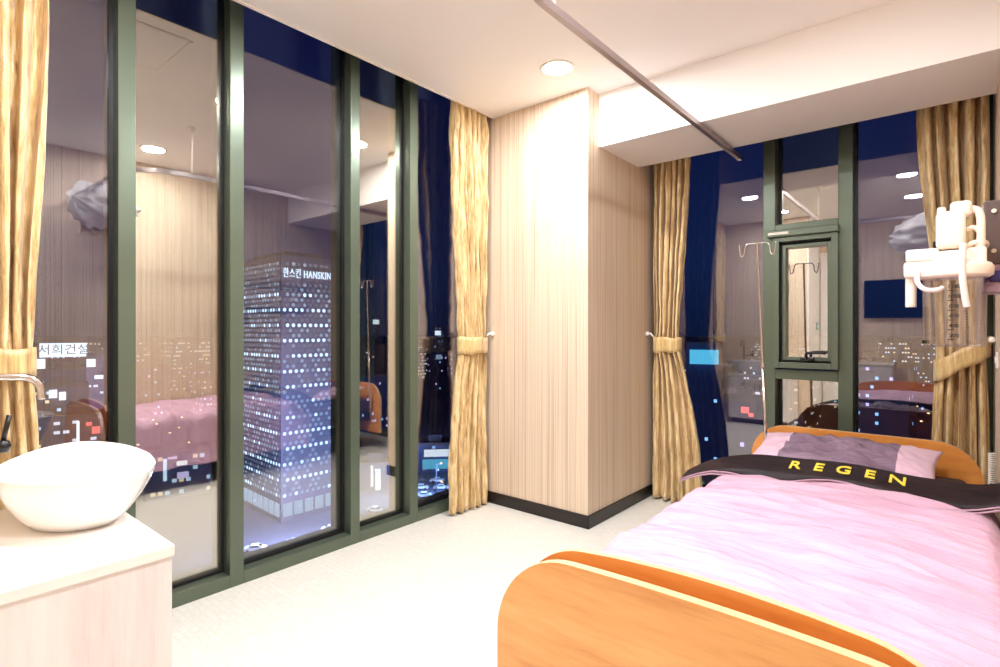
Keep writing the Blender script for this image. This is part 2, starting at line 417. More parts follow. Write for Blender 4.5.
# ------------------------------------------------------------------ curtains
def curtain(label, cx, cy, ax, nrm, wt, wm, wb, shift_m, shift_b, ztop, ztie, nf, amp, seed, tilt=0., hook=None, zb=.015):
    ax = Vector(ax); nrm = Vector(nrm); c0 = Vector((cx, cy, 0))
    root = thing('curtain', label, 'curtain', (cx, cy, 0), 'gold satin curtains')
    rnd = random.Random(seed); ph = [rnd.uniform(0, 6) for _ in range(6)]
    def width(z):
        if z > ztie:
            q = (z - ztie) / (ztop - ztie); q = min(1, q * 1.35); q = q * q * (3 - 2 * q)
            return wm + (wt - wm) * q, shift_m * (1 - q)
        q = (ztie - z) / (ztie - zb); q2 = min(1, q * 1.1); q2 = math.sin(q2 * PI / 2)
        return wm + (wb - wm) * q2, shift_m + (shift_b - shift_m) * q2
    def fn(a, b):
        z = zb + (ztop - zb) * b
        w, sh = width(z)
        tie = math.exp(-((z - ztie) / .10) ** 2)
        s = a + .018 * math.sin(3 * z + ph[0] + 9 * a) * (1 - tie)
        A = amp * (1 - .35 * tie) * (1 + .25 * math.sin(2.3 * z + ph[1]))
        f = math.sin(2 * PI * nf * s + ph[2] + .5 * math.sin(1.7 * z + ph[3])) + .35 * math.sin(2 * PI * nf * 2.3 * s + ph[4] + .8 * z)
        f = math.copysign(abs(f) ** .8, f)
        wr = .014 * noise.noise(Vector((a * 9, z * 4.5, seed))) + .010 * noise.noise(Vector((a * 22 + 2 * z, z * 9, seed + 3))) + .005 * noise.noise(Vector((a * 40, z * 22, seed + 3)))
        env = math.sin(PI * min(1, max(0, a))) ** .35
        off = A * f * (.45 + .55 * env) + wr
        rnd_ = .03 * tie * math.sin(PI * a)
        lat = (a - .5) * w + sh + .25 * A * math.sin(4 * PI * nf * s + ph[5]) * .6
        return c0 + ax * lat + nrm * (off + rnd_) + Vector((0, 0, z))
    bm = B(); grid(bm, fn, 150, 90); o = finish('curtain_cloth', bm, M_gold, root, smooth=True); solid(o, .003)
    hb = B()
    bw, _ = width(zb + .05)
    # tieback: a band once round the gathered cloth
    hb = .05; w_, sh_ = width(ztie); ea, eb = w_ * .5 + .012, amp * 1.25 + .02
    def band(a, b):
        an = 2 * PI * a
        lat = ea * math.cos(an); dp = eb * math.sin(an)
        z = ztie + (b - .5) * 2 * hb * (1 - .08 * math.cos(an)) + tilt * lat + .004 * math.sin(5 * an)
        return c0 + ax * (lat + sh_) + nrm * dp + Vector((0, 0, z))
    bm = B(); grid(bm, band, 48, 4, closed_u=True); o = finish('tieback', bm, M_gold_d, root, smooth=True); solid(o, .004)
    if hook:
        h = Vector(hook); bm = B()
        e = c0 + ax * (sh_ + (ea if (h - c0).dot(ax) > 0 else -ea)) + Vector((0, 0, h.z - .02))
        tube(bm, [h, h + (e - h) * .45 + Vector((0, 0, .012)), e + nrm * .004], .006, 10)
        lathe(bm, h - Vector((0, 0, .014)), [(0, 0), (.012, .004), (.014, .014), (.01, .026), (0, .03)], 16)
        finish('tieback_hook', bm, M_ceram, root, smooth=True)
    return root
curtain('gold satin curtain at the left edge behind the washbasin', -2.33, .235, (0, 1, 0), (1, 0, 0), .37, .25, .33, .012, .005, 2.62, 1.02, 7, .032, 3, hook=None)
curtain('gold satin curtain between the wide window and the striped pillar', -2.33, 2.47, (0, 1, 0), (1, 0, 0), .30, .22, .33, .03, .0, 2.62, 1.03, 6, .034, 11, hook=(-2.30, 2.655, 1.10))
curtain('gold satin curtain on the far side of the pillar, left of the bed head', -1.42, 3.43, (1, 0, 0), (0, -1, 0), .25, .16, .33, -.03, .03, 2.62, 1.03, 6, .034, 21, hook=(-1.585, 3.42, 1.10))
curtain('gold satin curtain at the right end of the bed-head window', -.01, 3.43, (1, 0, 0), (0, -1, 0), .27, .185, .22, .03, .025, 2.62, .985, 5, .042, 33, tilt=.62, hook=(.128, 3.40, 1.08))

# knotted white bed curtain on the rail
root = thing('bed_curtain', 'white bed curtain bunched up and knotted on the overhead track', 'curtain', (-.35, .95, 1.7))
BA = Vector((-.47, .93, 2.02)); BE = Vector((.03, 1.40, 2.04)); bd_ = (BE - BA); bn_ = Vector((-bd_.y, bd_.x, 0)).normalized()
def bunch(a, b):
    th = 2 * PI * a; q = b * 2 - 1
    r = .14 * math.sqrt(max(0, 1 - abs(q) ** 3)) * (1 + .10 * math.sin(6 * th + 3 * q)) * (1 + .06 * math.sin(9 * q)) + .012 * math.sin(14 * th + 6 * q) + .035 * noise.noise(Vector((math.cos(th) * 3, math.sin(th) * 3, q * 5))) + .02 * noise.noise(Vector((math.cos(th) * 2, math.sin(th) * 2, q * 3)))
    return BA + bd_ * (b + .02 * math.sin(th)) + bn_ * (r * math.cos(th) * .8) + Vector((0, 0, .02 * math.sin(3 * q) + r * math.sin(th)))
bm = B(); grid(bm, bunch, 48, 36, closed_u=True); finish('bundled_cloth', bm, M_voile, root, smooth=True)
def tail(a, b):
    z = 2.0 - (.22 - .05 * a) * b
    return BA + bd_ * (.22 + .7 * a - .08 * b) + bn_ * (-.06 + .02 * math.sin(a * 24 + b * 2) + .03 * b) + Vector((0, 0, z - BA.z + .012 * math.sin(a * 9)))
bm = B(); grid(bm, tail, 60, 14); solid(finish('hanging_tail', bm, M_gold, root, smooth=True), .004)
for x in (-.33, -.27, -.21, -.15):
    bm = B(); tube(bm, [(x, 1.12, 2.162), (x, 1.12, 2.10)], .004, 8); finish('glider_hook', bm, M_trim, root)

# ------------------------------------------------------------------ the bed
BX0, BX1 = -.85, .095
def board(bm, x0, x1, y0, y1, z0, ztop, rad, arch=0, mi=0, n=14, inset=0):
    pts = [(x0, z0)]
    for k in range(n + 1):
        a = PI - k / n * PI / 2; pts.append((x0 + rad + rad * math.cos(a), ztop - rad + rad * math.sin(a)))
    for k in range(1, n): pts.append((x0 + rad + (x1 - x0 - 2 * rad) * k / n, ztop))
    for k in range(n + 1):
        a = PI / 2 - k / n * PI / 2; pts.append((x1 - rad + rad * math.cos(a), ztop - rad + rad * math.sin(a)))
    pts.append((x1, z0))
    xc = (x0 + x1) / 2; hw = (x1 - x0) / 2
    pts = [(x, z + (arch * max(0, 1 - ((x - xc) / hw) ** 2) if z > ztop - rad else arch * max(0, 1 - ((x - xc) / hw) ** 2))) for x, z in pts]
    pts = [(x, z0) if abs(z - z0) < arch + 1e-4 and (k in (0, len(pts) - 1)) else (x, z) for k, (x, z) in enumerate(pts)]
    A = [bm.verts.new((x, y0, z)) for x, z in pts]; Bv = [bm.verts.new((x, y1, z)) for x, z in pts]
    fa = bm.faces.new(A); fb = bm.faces.new(Bv[::-1]); fa.material_index = mi; fb.material_index = mi
    for k in range(len(pts)):
        j = (k + 1) % len(pts)
        bm.faces.new((A[k], A[j], Bv[j], Bv[k])).material_index = mi + 1
bed = thing('hospital_bed', 'hospital bed frame with curved orange wooden headboard and footboard', 'bed', (-.38, 2.1, 0))
bm = B(); board(bm, BX0, BX1, 1.0, 1.022, .16, .600, .20, .020); f1 = finish('footboard', bm, [M_wood, M_edge], bed)
bm = B(); board(bm, BX0 + .012, BX1 - .012, 1.052, 1.07, .18, .596, .19, .046); finish('inner_panel', bm, [M_wood_in, M_edge], f1)
for x in (-.7, -.05): bm = B(); box(bm, (x - .02, 1.022, .3), (x + .02, 1.052, .5)); finish('spacer', bm, M_wood_in, f1)
bm = B(); board(bm, BX0 - .005, BX1, 3.15, 3.172, .16, .622, .175); h1 = finish('headboard', bm, [M_wood_in, M_edge], bed)
bm = B()
box(bm, (-.72, 1.07, .27), (-.68, 3.15, .33), .004); box(bm, (.0, 1.07, .27), (.04, 3.15, .33), .004)
for y in (1.2, 1.7, 2.2, 2.7, 3.05): box(bm, (-.70, y, .28), (.02, y + .04, .32))
box(bm, (-.72, 1.08, .33), (.03, 3.14, .345))
finish('bed_deck', bm, M_bedmetal, bed)
for x in (-.68, .0):
    for y in (1.15, 3.0):
        bm = B(); box(bm, (x - .02, y - .02, .13), (x + .02, y + .02, .28), .003); lg = finish('leg', bm, M_bedmetal, bed)
        bm = B(); tube(bm, [(x - .018, y, .065), (x + .018, y, .065)], .065, 24); finish('castor', bm, M_rubber, lg)
bm = B(); box(bm, (-.75, 1.09, .346), (.04, 3.13, .475), .03, seg=4)
finish('mattress', bm, M_matt, smooth=True, label='dark mattress lying on the hospital bed under the pink duvet', cat='mattress')

# duvet surface
XL, XRr = -.785, .118
def top_h(x, y):
    xc = (XL + XRr) / 2; q = (x - xc) / ((XRr - XL) / 2)
    crown = .036 * (1 - abs(q) ** 2.5)
    n = .018 * noise.noise(Vector((x * 2.2, y * 5.5, 1.3))) + .013 * noise.noise(Vector((x * 4 + y * 2, y * 13, 5))) + .011 * (1 - abs(noise.noise(Vector((x * 5 + 1.5 * y, y * 15 + 2 * x, 8)))) * 2) + .003 * noise.noise(Vector((x * 14, y * 34, 2)))
    quilt = .009 * abs(math.sin((y + .03 * math.sin(4 * x)) * PI / .26)) ** .5
    return .508 + crown + n + quilt
def duvet(a, b):
    # a: across, left hem -> over the top -> right hem ; b: along y
    y = 1.085 + (2.48 - 1.085) * b
    r = .07; side_l = .27; side_r = .20; W = (XRr - XL) - 2 * r
    L = side_l + PI / 2 * r + W + PI / 2 * r + side_r
    s = a * L
    rip = .010 * math.sin(y * 19 + 2 * math.sin(y * 5)) + .012 * noise.noise(Vector((0, y * 7, 2)))
    zt = .50
    if s < side_l:
        q = 1 - s / side_l
        return Vector((XL - rip * q * 1.6 - .012 * q, y, zt - r - side_l * q))
    s -= side_l
    if s < PI / 2 * r:
        an = s / r; x = XL + r - r * math.cos(an); z = zt - r + r * math.sin(an)
        k = math.sin(an); return Vector((x, y, z + (top_h(XL + r, y) - zt) * k))
    s -= PI / 2 * r
    if s < W:
        x = XL + r + s; z = top_h(x, y)
        e = min(1, (y - 1.085) / .08); z -= .04 * (1 - math.sqrt(max(0, 1 - (1 - e) ** 2)))
        return Vector((x, y, z))
    s -= W
    if s < PI / 2 * r:
        an = s / r; x = XRr - r + r * math.sin(an); z = zt - r + r * math.cos(an)
        return Vector((x, y, z + (top_h(XRr - r, y) - zt) * math.cos(an)))
    s -= PI / 2 * r
    return Vector((XRr, y, zt - r - s))
bm = B(); grid(bm, duvet, 130, 150)
dv = finish('duvet', bm, M_pink, smooth=True, label='pale pink quilted duvet spread over the bed and hanging down its side', cat='duvet')
solid(dv, .012, -1)
def band_top(x, y):
    q = (y - 2.315) / .17
    xx = max(XL + .06, min(XRr - .06, x))
    z = .508 + .036 * (1 - abs((xx + .3335) / .4515) ** 2.5) + .008 * noise.noise(Vector((x * 5, y * 5, 4))) + .026
    z += .040 * min(1, max(0, q)) ** .85 - (.09 * ((q - .93) / .3) ** 1.5 if q > .93 else 0) - .016 * max(0, (.1 - q) / .1)
    if x < XL + .06: z -= ((XL + .06 - x) / .205) ** 1.3 * .085
    if x > XRr - .12: z += ((x - XRr + .12) / .12) ** 1.5 * .03
    return z
def band_y(x, b):
    flL = max(0, (-.76 - x) / .17)
    y0 = 2.318 + .010 * math.sin(x * 14) + .03 * flL; y1 = 2.52 - .09 * flL
    return y0 + (y1 - y0) * b
XB0, XB1 = -.93, .132
def bt(a, b):
    x = XB0 + (XB1 - XB0) * a; y = band_y(x, b)
    return Vector((x, y, band_top(x, y)))
def bt2(a, b):
    p = bt(a, b); p.z -= .006 + .022 * math.sin(PI * b) ** .5; return p
bm = B(); g1 = grid(bm, bt, 120, 26); g2 = grid(bm, bt2, 120, 26)
def stitch(l1, l2):
    for k in range(len(l1) - 1): bm.faces.new((l1[k], l1[k + 1], l2[k + 1], l2[k]))
stitch([r_[0] for r_ in g1], [r_[0] for r_ in g2]); stitch([r_[-1] for r_ in g1], [r_[-1] for r_ in g2])
stitch(g1[0], g2[0]); stitch(g1[-1], g2[-1])
bd = finish('turned_down_border', bm, M_charc, dv, smooth=True, label='charcoal satin border of the duvet')
bm = B()
for off, dz in ((-.004, -.004), (-.014, -.012)):
    tube(bm, [(lambda p: p + Vector((0, off, dz)))(bt(k / 80, 0)) for k in range(81)], .0035, 8)
finish('piping', bm, M_pipe, bd, smooth=True)
tx0, tx1 = -.488, -.16
for k, chh in enumerate('REGEN'):
    xx = tx0 + (tx1 - tx0) * k / 4; bm = B()
    text_mesh(bm, chh, .092, Vector((xx, 2.395, 0)), Vector((.78, 0, 0)), Vector((0, 1, 0)), zfun=lambda x, y: band_top(x, y) + .004, bold=.0012, thick=.0015)
    finish('embroidered_letter', bm, M_yellow, bd, label='yellow embroidered letter ' + chh)

# pillow
def pil(cx, cy, cz, wx, wy, hz, rotx):
    bm = B()
    rot = Matrix.Rotation(rotx, 3, 'X')
    def fn(sgn):
        def g(a, b):
            p, q = a * 2 - 1, b * 2 - 1
            k = (max(0, 1 - abs(p) ** 2.2) * max(0, 1 - abs(q) ** 2.2)) ** .6
            pin = 1 - .07 * (1 - abs(q) ** 2) * (abs(p) ** 3); pin2 = 1 - .10 * (1 - abs(p) ** 2) * (abs(q) ** 3)
            n = .03 * noise.noise(Vector((p * 3.5, q * 2.5, sgn * 3))) + .02 * noise.noise(Vector((p * 9 + q * 4, q * 4, sgn * 3)))
            v = Vector((p * wx * pin, q * wy * pin2, sgn * hz * k + n * k))
            return rot @ v + Vector((cx, cy, cz))
        return g
    a = grid(bm, fn(1), 60, 30); b = grid(bm, fn(-1), 60, 30)
    bm.faces.ensure_lookup_table()
    for k, f in enumerate(bm.faces): f.material_index = 1 if 12 <= (k // 30) % 60 < 48 else 0
    bmesh.ops.remove_doubles(bm, verts=bm.verts[:], dist=.0008)
    return bm
bm = pil(-.40, 2.83, .552, .36, .25, .062, math.radians(9))
pl = finish('pillow', bm, [M_pinkp, M_mauve], smooth=True, label='pink pillow with a mauve satin centre panel against the headboard', cat='pillow')

# IV pole
iv = thing('iv_pole', 'slender chrome drip stand pole with two hooks at the bed head', 'drip stand', (-.765, 3.115, .28))
p0 = Vector((-.763, 3.115, .30)); p1 = Vector((-.80, 3.05, 1.585)); dd = (p1 - p0)
bm = B(); tube(bm, [p0, p0 + dd * .5], .0085, 14); finish('lower_tube', bm, M_chrome, iv, smooth=True)
bm = B(); tube(bm, [p0 + dd * .49, p1], .006, 14); tube(bm, [p0 + dd * .49, p0 + dd * .51], .011, 14); finish('upper_tube', bm, M_chrome, iv, smooth=True, sharp=.6)
for s_ in (-1, 1):
    q = p1 + Vector((0, 0, -.004))
    pts = spline([q, q + Vector((s_ * .04, 0, .002)), q + Vector((s_ * .058, 0, -.012)), q + Vector((s_ * .064, 0, -.05)), q + Vector((s_ * .076, 0, -.064)), q + Vector((s_ * .084, 0, -.05)), q + Vector((s_ * .090, 0, .002))], 6)
    bm = B(); tube(bm, pts, .0032, 8); finish('hook', bm, M_chrome, iv, smooth=True)

# ------------------------------------------------------------------ wall console and suction jar
cs = thing('wall_console', 'long grey metal medical console screwed to the wall above the bed', 'medical console', (XR, 2.7, 1.25))
bm = B(); box(bm, (.067, 2.277, 1.331), (XR, 2.95, 1.53), .004); finish('housing', bm, M_console, cs)
bm = B(); box(bm, (.063, 2.29, 1.34), (.067, 2.94, 1.521), .001); finish('front_panel', bm, mat('beige_panel', sr(196, 176, 164), .4), cs)
for z in (1.372, 1.496):
    bm = B(); tube(bm, [(.09, 2.277, z), (.09, 2.271, z)], .0065, 16); finish('screw', bm, M_trim, cs)
prf = [(2.272, 1.329), (2.272, 1.32), (2.19, 1.255), (2.19, 1.24), (2.36, 1.24), (2.36, 1.329)]
bm = B(); A = [bm.verts.new((.064, y, z)) for y, z in prf]; Bb = [bm.verts.new((XR, y, z)) for y, z in prf]
bm.faces.new(A); bm.faces.new(Bb[::-1])
for k in range(len(prf)): j = (k + 1) % len(prf); bm.faces.new((A[k], A[j], Bb[j], Bb[k]))
pn = finish('outlet_panel', bm, M_lilac, cs)
bm = B(); obox(bm, Vector((.103, 2.228, 1.2895)), Vector((1, 0, 0)), Vector((0, .784, .62)), Vector((0, -.62, .784)), .026, .028, .002); finish('blue_label', bm, M_navy, pn)
for y in (2.5, 2.65, 2.8):
    bm = B(); tube(bm, [(.063, y, 1.43), (.055, y, 1.43)], .022, 20); finish('gas_outlet', bm, M_trim, cs)

sj_y = 1.86
K = 1.47 / 542                         # metres per pixel at the jar's distance
su = thing('suction_unit', 'cream suction regulator with a graduated clear jar hanging beside the bed', 'suction unit', (-.005, sj_y, 1.09))
def SX(u): return P(u, 0, 1.0).x / P(u, 0, 1.0).y * sj_y
def SZ(v): return CZ + (330 - v) * K
bx = SX(954)
bm = B()
box(bm, (SX(936), 1.82, SZ(252)), (SX(966), 1.90, SZ(216)), .012, seg=3)
box(bm, (SX(950), 1.83, SZ(222)), (SX(972), 1.89, SZ(207)), .010, seg=3)
box(bm, (SX(937), 1.835, SZ(219)), (SX(946), 1.87, SZ(211)), .005)
body = finish('regulator_body', bm, M_plasticw, su, smooth=True, sharp=.7)
bm = B(); tube(bm, [(SX(951.5), 1.85, SZ(213)), (SX(951.5), 1.85, SZ(207.5))], .0045, 14); finish('vent_cap', bm, M_black, body)
bm = B(); box(bm, (SX(933), 1.84, SZ(243)), (SX(939), 1.88, SZ(250)), .003); finish('connector', bm, M_black, body)
bm = B(); tube(bm, spline([(SX(968), 1.85, SZ(214)), (SX(979), 1.85, SZ(219)), (SX(981), 1.85, SZ(238)), (SX(980), 1.86, SZ(262))]), .009, 12)
tube(bm, spline([(SX(966), 1.85, SZ(234)), (SX(974), 1.85, SZ(233)), (SX(980), 1.85, SZ(238))]), .006, 12)
tube(bm, spline([(SX(966), 1.85, SZ(250)), (SX(974), 1.85, SZ(247)), (SX(985), 1.86, SZ(247)), (.062, 1.93, SZ(248))]), .006, 12)
finish('air_pipe', bm, M_plasticw, su, smooth=True)
bm = B(); box(bm, (SX(960), 1.84, SZ(272)), (.06, 1.93, SZ(252)), .004); finish('mounting_bracket', bm, M_plasticw, su)
cx_, cy_ = SX(954), 1.86
bm = B()
lathe(bm, (cx_, cy_, SZ(280)), [(0, 0), (.070, 0), (.078, .006), (.080, .026), (.074, .036), (.050, .046), (.040, .07), (0, .07)], 40)
box(bm, (SX(906), 1.835, SZ(262)), (SX(940), 1.885, SZ(250)), .006)
box(bm, (SX(904), 1.835, SZ(278)), (SX(936), 1.885, SZ(262)), .008)
finish('jar_lid', bm, M_plasticw, su, smooth=True, sharp=.7)
bm = B(); lathe(bm, (cx_, cy_, SZ(346)), [(0, 0), (.060, 0), (.064, .004), (.066, .182), (.063, .182), (.061, .006), (0, .004)], 40)
jar = finish('jar', bm, G_jar, su, smooth=True, sharp=.7)
bm = B()
for k in range(6):
    z = SZ(339 - k * 9.2)
    w = .012
    for q in range(4):
        a0 = -PI / 2 + .03 + q * .05; a1 = a0 + .05
        v_ = [Vector((cx_ + .0668 * math.cos(a), cy_ + .0668 * math.sin(a), zz)) for a in (a0 - .22, a1 - .22) for zz in (z - .0012, z + .0012)]
        bm.faces.new([bm.verts.new(p) for p in (v_[0], v_[2], v_[3], v_[1])])
for k in range(22):
    z = SZ(341 - k * 2.6)
    a0 = -PI / 2 + .32; a1 = a0 + (.16 if k % 5 == 0 else .08)
    v_ = [Vector((cx_ + .0668 * math.cos(a), cy_ + .0668 * math.sin(a), zz)) for a in (a0, a1) for zz in (z - .0005, z + .0005)]
    bm.faces.new([bm.verts.new(p) for p in (v_[0], v_[2], v_[3], v_[1])])
for k in range(6):
    a0 = -PI / 2 + .06
    text_mesh(bm, str(200 * (k + 1)), .013, Vector((cx_ + .0668 * math.cos(a0) - .004, cy_ + .0672 * math.sin(a0), SZ(339 - k * 9.2) + .010)), Vector((1, 0, 0)), Vector((0, 0, 1)), bold=.0003)
o = finish('graduations', bm, M_ink, jar)
bm = B(); tube(bm, [(SX(952), 1.79, SZ(341)), (SX(952), 1.79, SZ(289))], .0009, 6); finish('scale_line', bm, M_ink, jar)
bm = B(); tube(bm, spline([(SX(911), 1.86, SZ(268)), (SX(911), 1.86, SZ(290)), (SX(911), 1.86, SZ(307))]), [.0125] * 17, 16); finish('inlet_hose', bm, M_plasticw, su, smooth=True)
bm = B(); tube(bm, spline([(SX(918), 1.82, SZ(272)), (SX(919), 1.80, SZ(284)), (SX(926), 1.79, SZ(291)), (SX(937), 1.79, SZ(292)), (SX(943), 1.80, SZ(290))]), .006, 12); finish('looped_tube', bm, M_hose, su, smooth=True)
bm = B(); tube(bm, spline([(SX(963), 1.79, SZ(250)), (SX(962), 1.785, SZ(275)), (SX(964), 1.785, SZ(295)), (SX(966.5), 1.785, SZ(309))]), .0075, 12); finish('drain_tube', bm, M_hose, su, smooth=True)
bm = B()
box(bm, (SX(922), 1.85, SZ(343.5)), (SX(930), 1.87, SZ(340)), .002)
finish('hinge_pin', bm, M_black, jar)

su.location = (-.0059, sj_y * 1.18, CZ - (CZ - 1.09) * 1.18); su.scale = (1.18, 1.18, 1.18)

# coiled call cord by the headboard
bm = B(); pts = [(.112 + .010 * math.cos(k * .8), 3.0 + .010 * math.sin(k * .8), .62 - k * .0011) for k in range(170)]
tube(bm, pts, .0028, 6)
finish('call_cord', bm, M_trim, smooth=True, label='white coiled call cord hanging by the headboard', cat='cord')
t_ = thing('wall_socket', 'small white outlet plate on the wall beside the right curtain', 'socket', (XR, 3.2, .98))
bm = B(); box(bm, (XR - .008, 3.16, .96), (XR, 3.23, 1.03), .002); finish('plate', bm, M_trim, t_)
bm = B(); box(bm, (XR - .011, 3.18, .98), (XR - .008, 3.21, 1.01), .001); finish('switch_rocker', bm, M_white, t_)

# ------------------------------------------------------------------ vanity, basin, tap
vn = thing('vanity_cabinet', 'white wood-grained cabinet under the washbasin by the left edge', 'cabinet', (-1.8, .25, 0))
VX0, VX1, VY0, VY1, VZ = -2.14, -1.47, .004, .50, .60
bm = B(); box(bm, (VX0 + .004, VY0, .06), (VX1 - .004, VY1 - .022, VZ - .029)); box(bm, (VX1 - .022, VY1 - .0221, .06), (VX1 - .004, VY1, VZ - .029)); box(bm, (VX0 + .004, VY1 - .0221, .06), (VX0 + .022, VY1, VZ - .029)); finish('carcass', bm, M_whitewood, vn)
bm = B(); box(bm, (VX0 + .03, VY0 + .01, 0), (VX1 - .03, VY1 - .06, .06)); finish('plinth', bm, M_console, vn)
bm = B(); box(bm, (VX0, VY0, VZ - .028), (VX1 + .004, VY1 + .004, VZ), .003); finish('countertop', bm, M_counter, vn)
xm = (VX0 + VX1) / 2
for a, b, hx in ((VX0 + .024, xm - .0015, xm - .03), (xm + .0015, VX1 - .024, xm + .03)):
    bm = B(); box(bm, (a, VY1 - .021, .065), (b, VY1, VZ - .032), .002); dr = finish('door', bm, M_whitewood, vn)
    bm = B(); tube(bm, [(hx, VY1, .48), (hx, VY1 + .02, .48), (hx, VY1 + .02, .40), (hx, VY1, .40)], .004, 8); finish('handle', bm, M_chrome, dr)
# basin
BC = Vector((-1.88, .385, 0))
rimpts = [(-1.735, .548), (-1.86, .566), (-2.02, .542), (-2.145, .47), (-2.16, .37), (-2.07, .275), (-1.93, .225), (-1.79, .235), (-1.675, .31), (-1.632, .40), (-1.645, .49)]
rs = spline([Vector((x, y, 0)) for x, y in rimpts] + [Vector((rimpts[0][0], rimpts[0][1], 0))], 6)[:-1]
def ringpts(k, z, zc=0):
    return [Vector((BC.x + (p.x - BC.x) * k, BC.y + (p.y - BC.y) * k, z + max(0, z - VZ - .05) / .10 * .016 * max(0, ((p.y - BC.y) * .8 - (p.x - BC.x) * .6) / .22) ** 1.5)) for p in rs]
bm = B(); ZB = VZ + .001; RH = .15
prof = [(.0, 0.0), (.48, 0), (.56, .003), (.70, .03), (.825, .065), (.92, .10), (.978, .13), (1.0, RH - .004), (.998, RH), (.985, RH + .001), (.972, RH - .003), (.93, .115), (.82, .07), (.66, .035), (.45, .018), (.2, .014), (0, .013)]
RR = []
for k, z in prof:
    if k == 0: RR.append([bm.verts.new((BC.x, BC.y, ZB + z))])
    else:
        rg = ringpts(k, ZB + z)
        RR.append([bm.verts.new(p) for p in rg])
for a, b in zip(RR, RR[1:]):
    n = max(len(a), len(b))
    for i in range(n):
        j = (i + 1) % n
        if len(a) == 1: bm.faces.new((a[0], b[i], b[j]))
        elif len(b) == 1: bm.faces.new((a[i], a[j], b[0]))
        else: bm.faces.new((a[i], a[j], b[j], b[i]))
bs = finish('washbasin', bm, M_ceram, smooth=True, label='white ceramic vessel basin with a pointed rim standing on the cabinet', cat='basin')
bm = B(); lathe(bm, (BC.x, BC.y, ZB + .014), [(0, .003), (.02, .003), (.022, 0)], 20); finish('drain', bm, M_chrome, bs)
# tap: spout comes in from the left and bends down over the bowl
tp = thing('tap', 'chrome swan-neck tap with a black lever reaching over the basin', 'tap', (-2.0, .12, VZ))
sy = [(-2.075, .075, VZ), (-2.075, .075, .90), (-2.075, .085, .965), (-2.07, .12, .99), (-2.055, .20, .993), (-2.04, .29, .993), (-2.035, .325, .985), (-2.033, .345, .96), (-2.032, .348, .925)]
bm = B(); tube(bm, spline(sy, 6), .0105, 16); finish('spout', bm, M_chrome, tp, smooth=True)
bm = B(); lathe(bm, (-2.075, .075, VZ), [(0, 0), (.026, 0), (.026, .008), (.016, .012), (.016, .05), (0, .05)], 24); finish('tap_base', bm, M_chrome, tp, smooth=True, sharp=.7)
bm = B(); lathe(bm, (-1.93, .25, .80), [(0, 0), (.014, .004), (.018, .018), (.014, .032), (0, .036)], 16); tube(bm, [(-1.93, .25, .825), (-1.922, .262, .90)], .006, 10)
tube(bm, [(-2.075, .075, .80), (-1.93, .25, .815)], .007, 10); finish('lever', bm, M_black, tp, smooth=True)

# television, bedside cabinet, light switch behind the camera (seen in the glass)
tv = thing('television', 'flat black television on the striped wall, seen reflected in the window', 'television', (-.46, -.66, 1.28))
bm = B(); box(bm, (-.87, -.66, 1.27), (-.05, -.62, 1.735), .005); finish('casing', bm, M_black, tv)
bm = B(); box(bm, (-.86, -.6205, 1.28), (-.06, -.618, 1.725)); finish('screen', bm, M_screen, tv)
bm = B(); box(bm, (-.6, -.68, 1.4), (-.3, -.66, 1.6)); finish('wall_mount', bm, M_bedmetal, tv)
bc = thing('bedside_cabinet', 'low white cabinet under the television, seen reflected in the window', 'cabinet', (-.78, -.48, 0))
bm = B(); box(bm, (-1.0, -.675, .02), (-.56, -.31, .71)); finish('carcass', bm, M_whitewood, bc)
bm = B(); box(bm, (-1.01, -.678, .71), (-.55, -.29, .735), .003); finish('worktop', bm, M_counter, bc)
for z in (.05, .38):
    bm = B(); box(bm, (-.995, -.31, z), (-.565, -.292, z + .31), .002); dr = finish('drawer', bm, M_whitewood, bc)
    bm = B(); tube(bm, [(-.84, -.292, z + .26), (-.84, -.275, z + .26), (-.72, -.275, z + .26), (-.72, -.292, z + .26)], .004, 8); finish('handle', bm, M_chrome, dr)
sw = thing('light_switch', 'small pale green switch plate in the door recess, seen reflected in the small sash', 'switch', (-1.33, -.3, 1.15))
bm = B(); box(bm, (-1.33, -.53, 1.13), (-1.322, -.44, 1.22), .002); finish('plate', bm, mat('teal_plate', sr(120, 170, 160), .4), sw)
bm = B(); box(bm, (-1.322, -.51, 1.15), (-1.318, -.46, 1.20), .001); finish('rocker', bm, M_trim, sw)
exec_city = True

# ------------------------------------------------------------------ the night city far below
GZ = -46.0
def emis(name, col, s): return mat(name, (.02, .02, .02, 1), .6, emit=col, estr=s)
E_blue = emis('blue_white_window_light', (.62, .82, 1, 1), 1.6)
E_mid = emis('dim_window_light', (.50, .66, .88, 1), .55)
E_low = emis('unlit_window_glow', (.45, .55, .80, 1), .26)  # glow put on unlit tower windows so the honeycomb shows
E_sign = emis('sign_light', (.72, .88, 1, 1), 1.25)
E_white = emis('white_light', (.85, .95, 1, 1), 1.3)
E_warm = emis('warm_light', (1, .66, .3, 1), 3.0)
E_cyan = emis('cyan_light', (.12, .62, .9, 1), .9)
E_red = emis('red_light', (1, .12, .12, 1), 1.4)
E_violet = emis('violet_light', (.72, .6, 1, 1), 1.2)
M_tower = mat('perforated_panel', sr(104, 100, 128), .6, .0)
M_asph = mat('asphalt', sr(96, 100, 130), .8)
M_conc = mat('night_concrete', sr(86, 84, 104), .8)
M_carw = mat('white_car_paint', sr(225, 228, 240), .3)
M_carg = mat('grey_car_paint', sr(90, 94, 110), .3)
M_card = mat('car_glass', sr(10, 12, 22), .1)
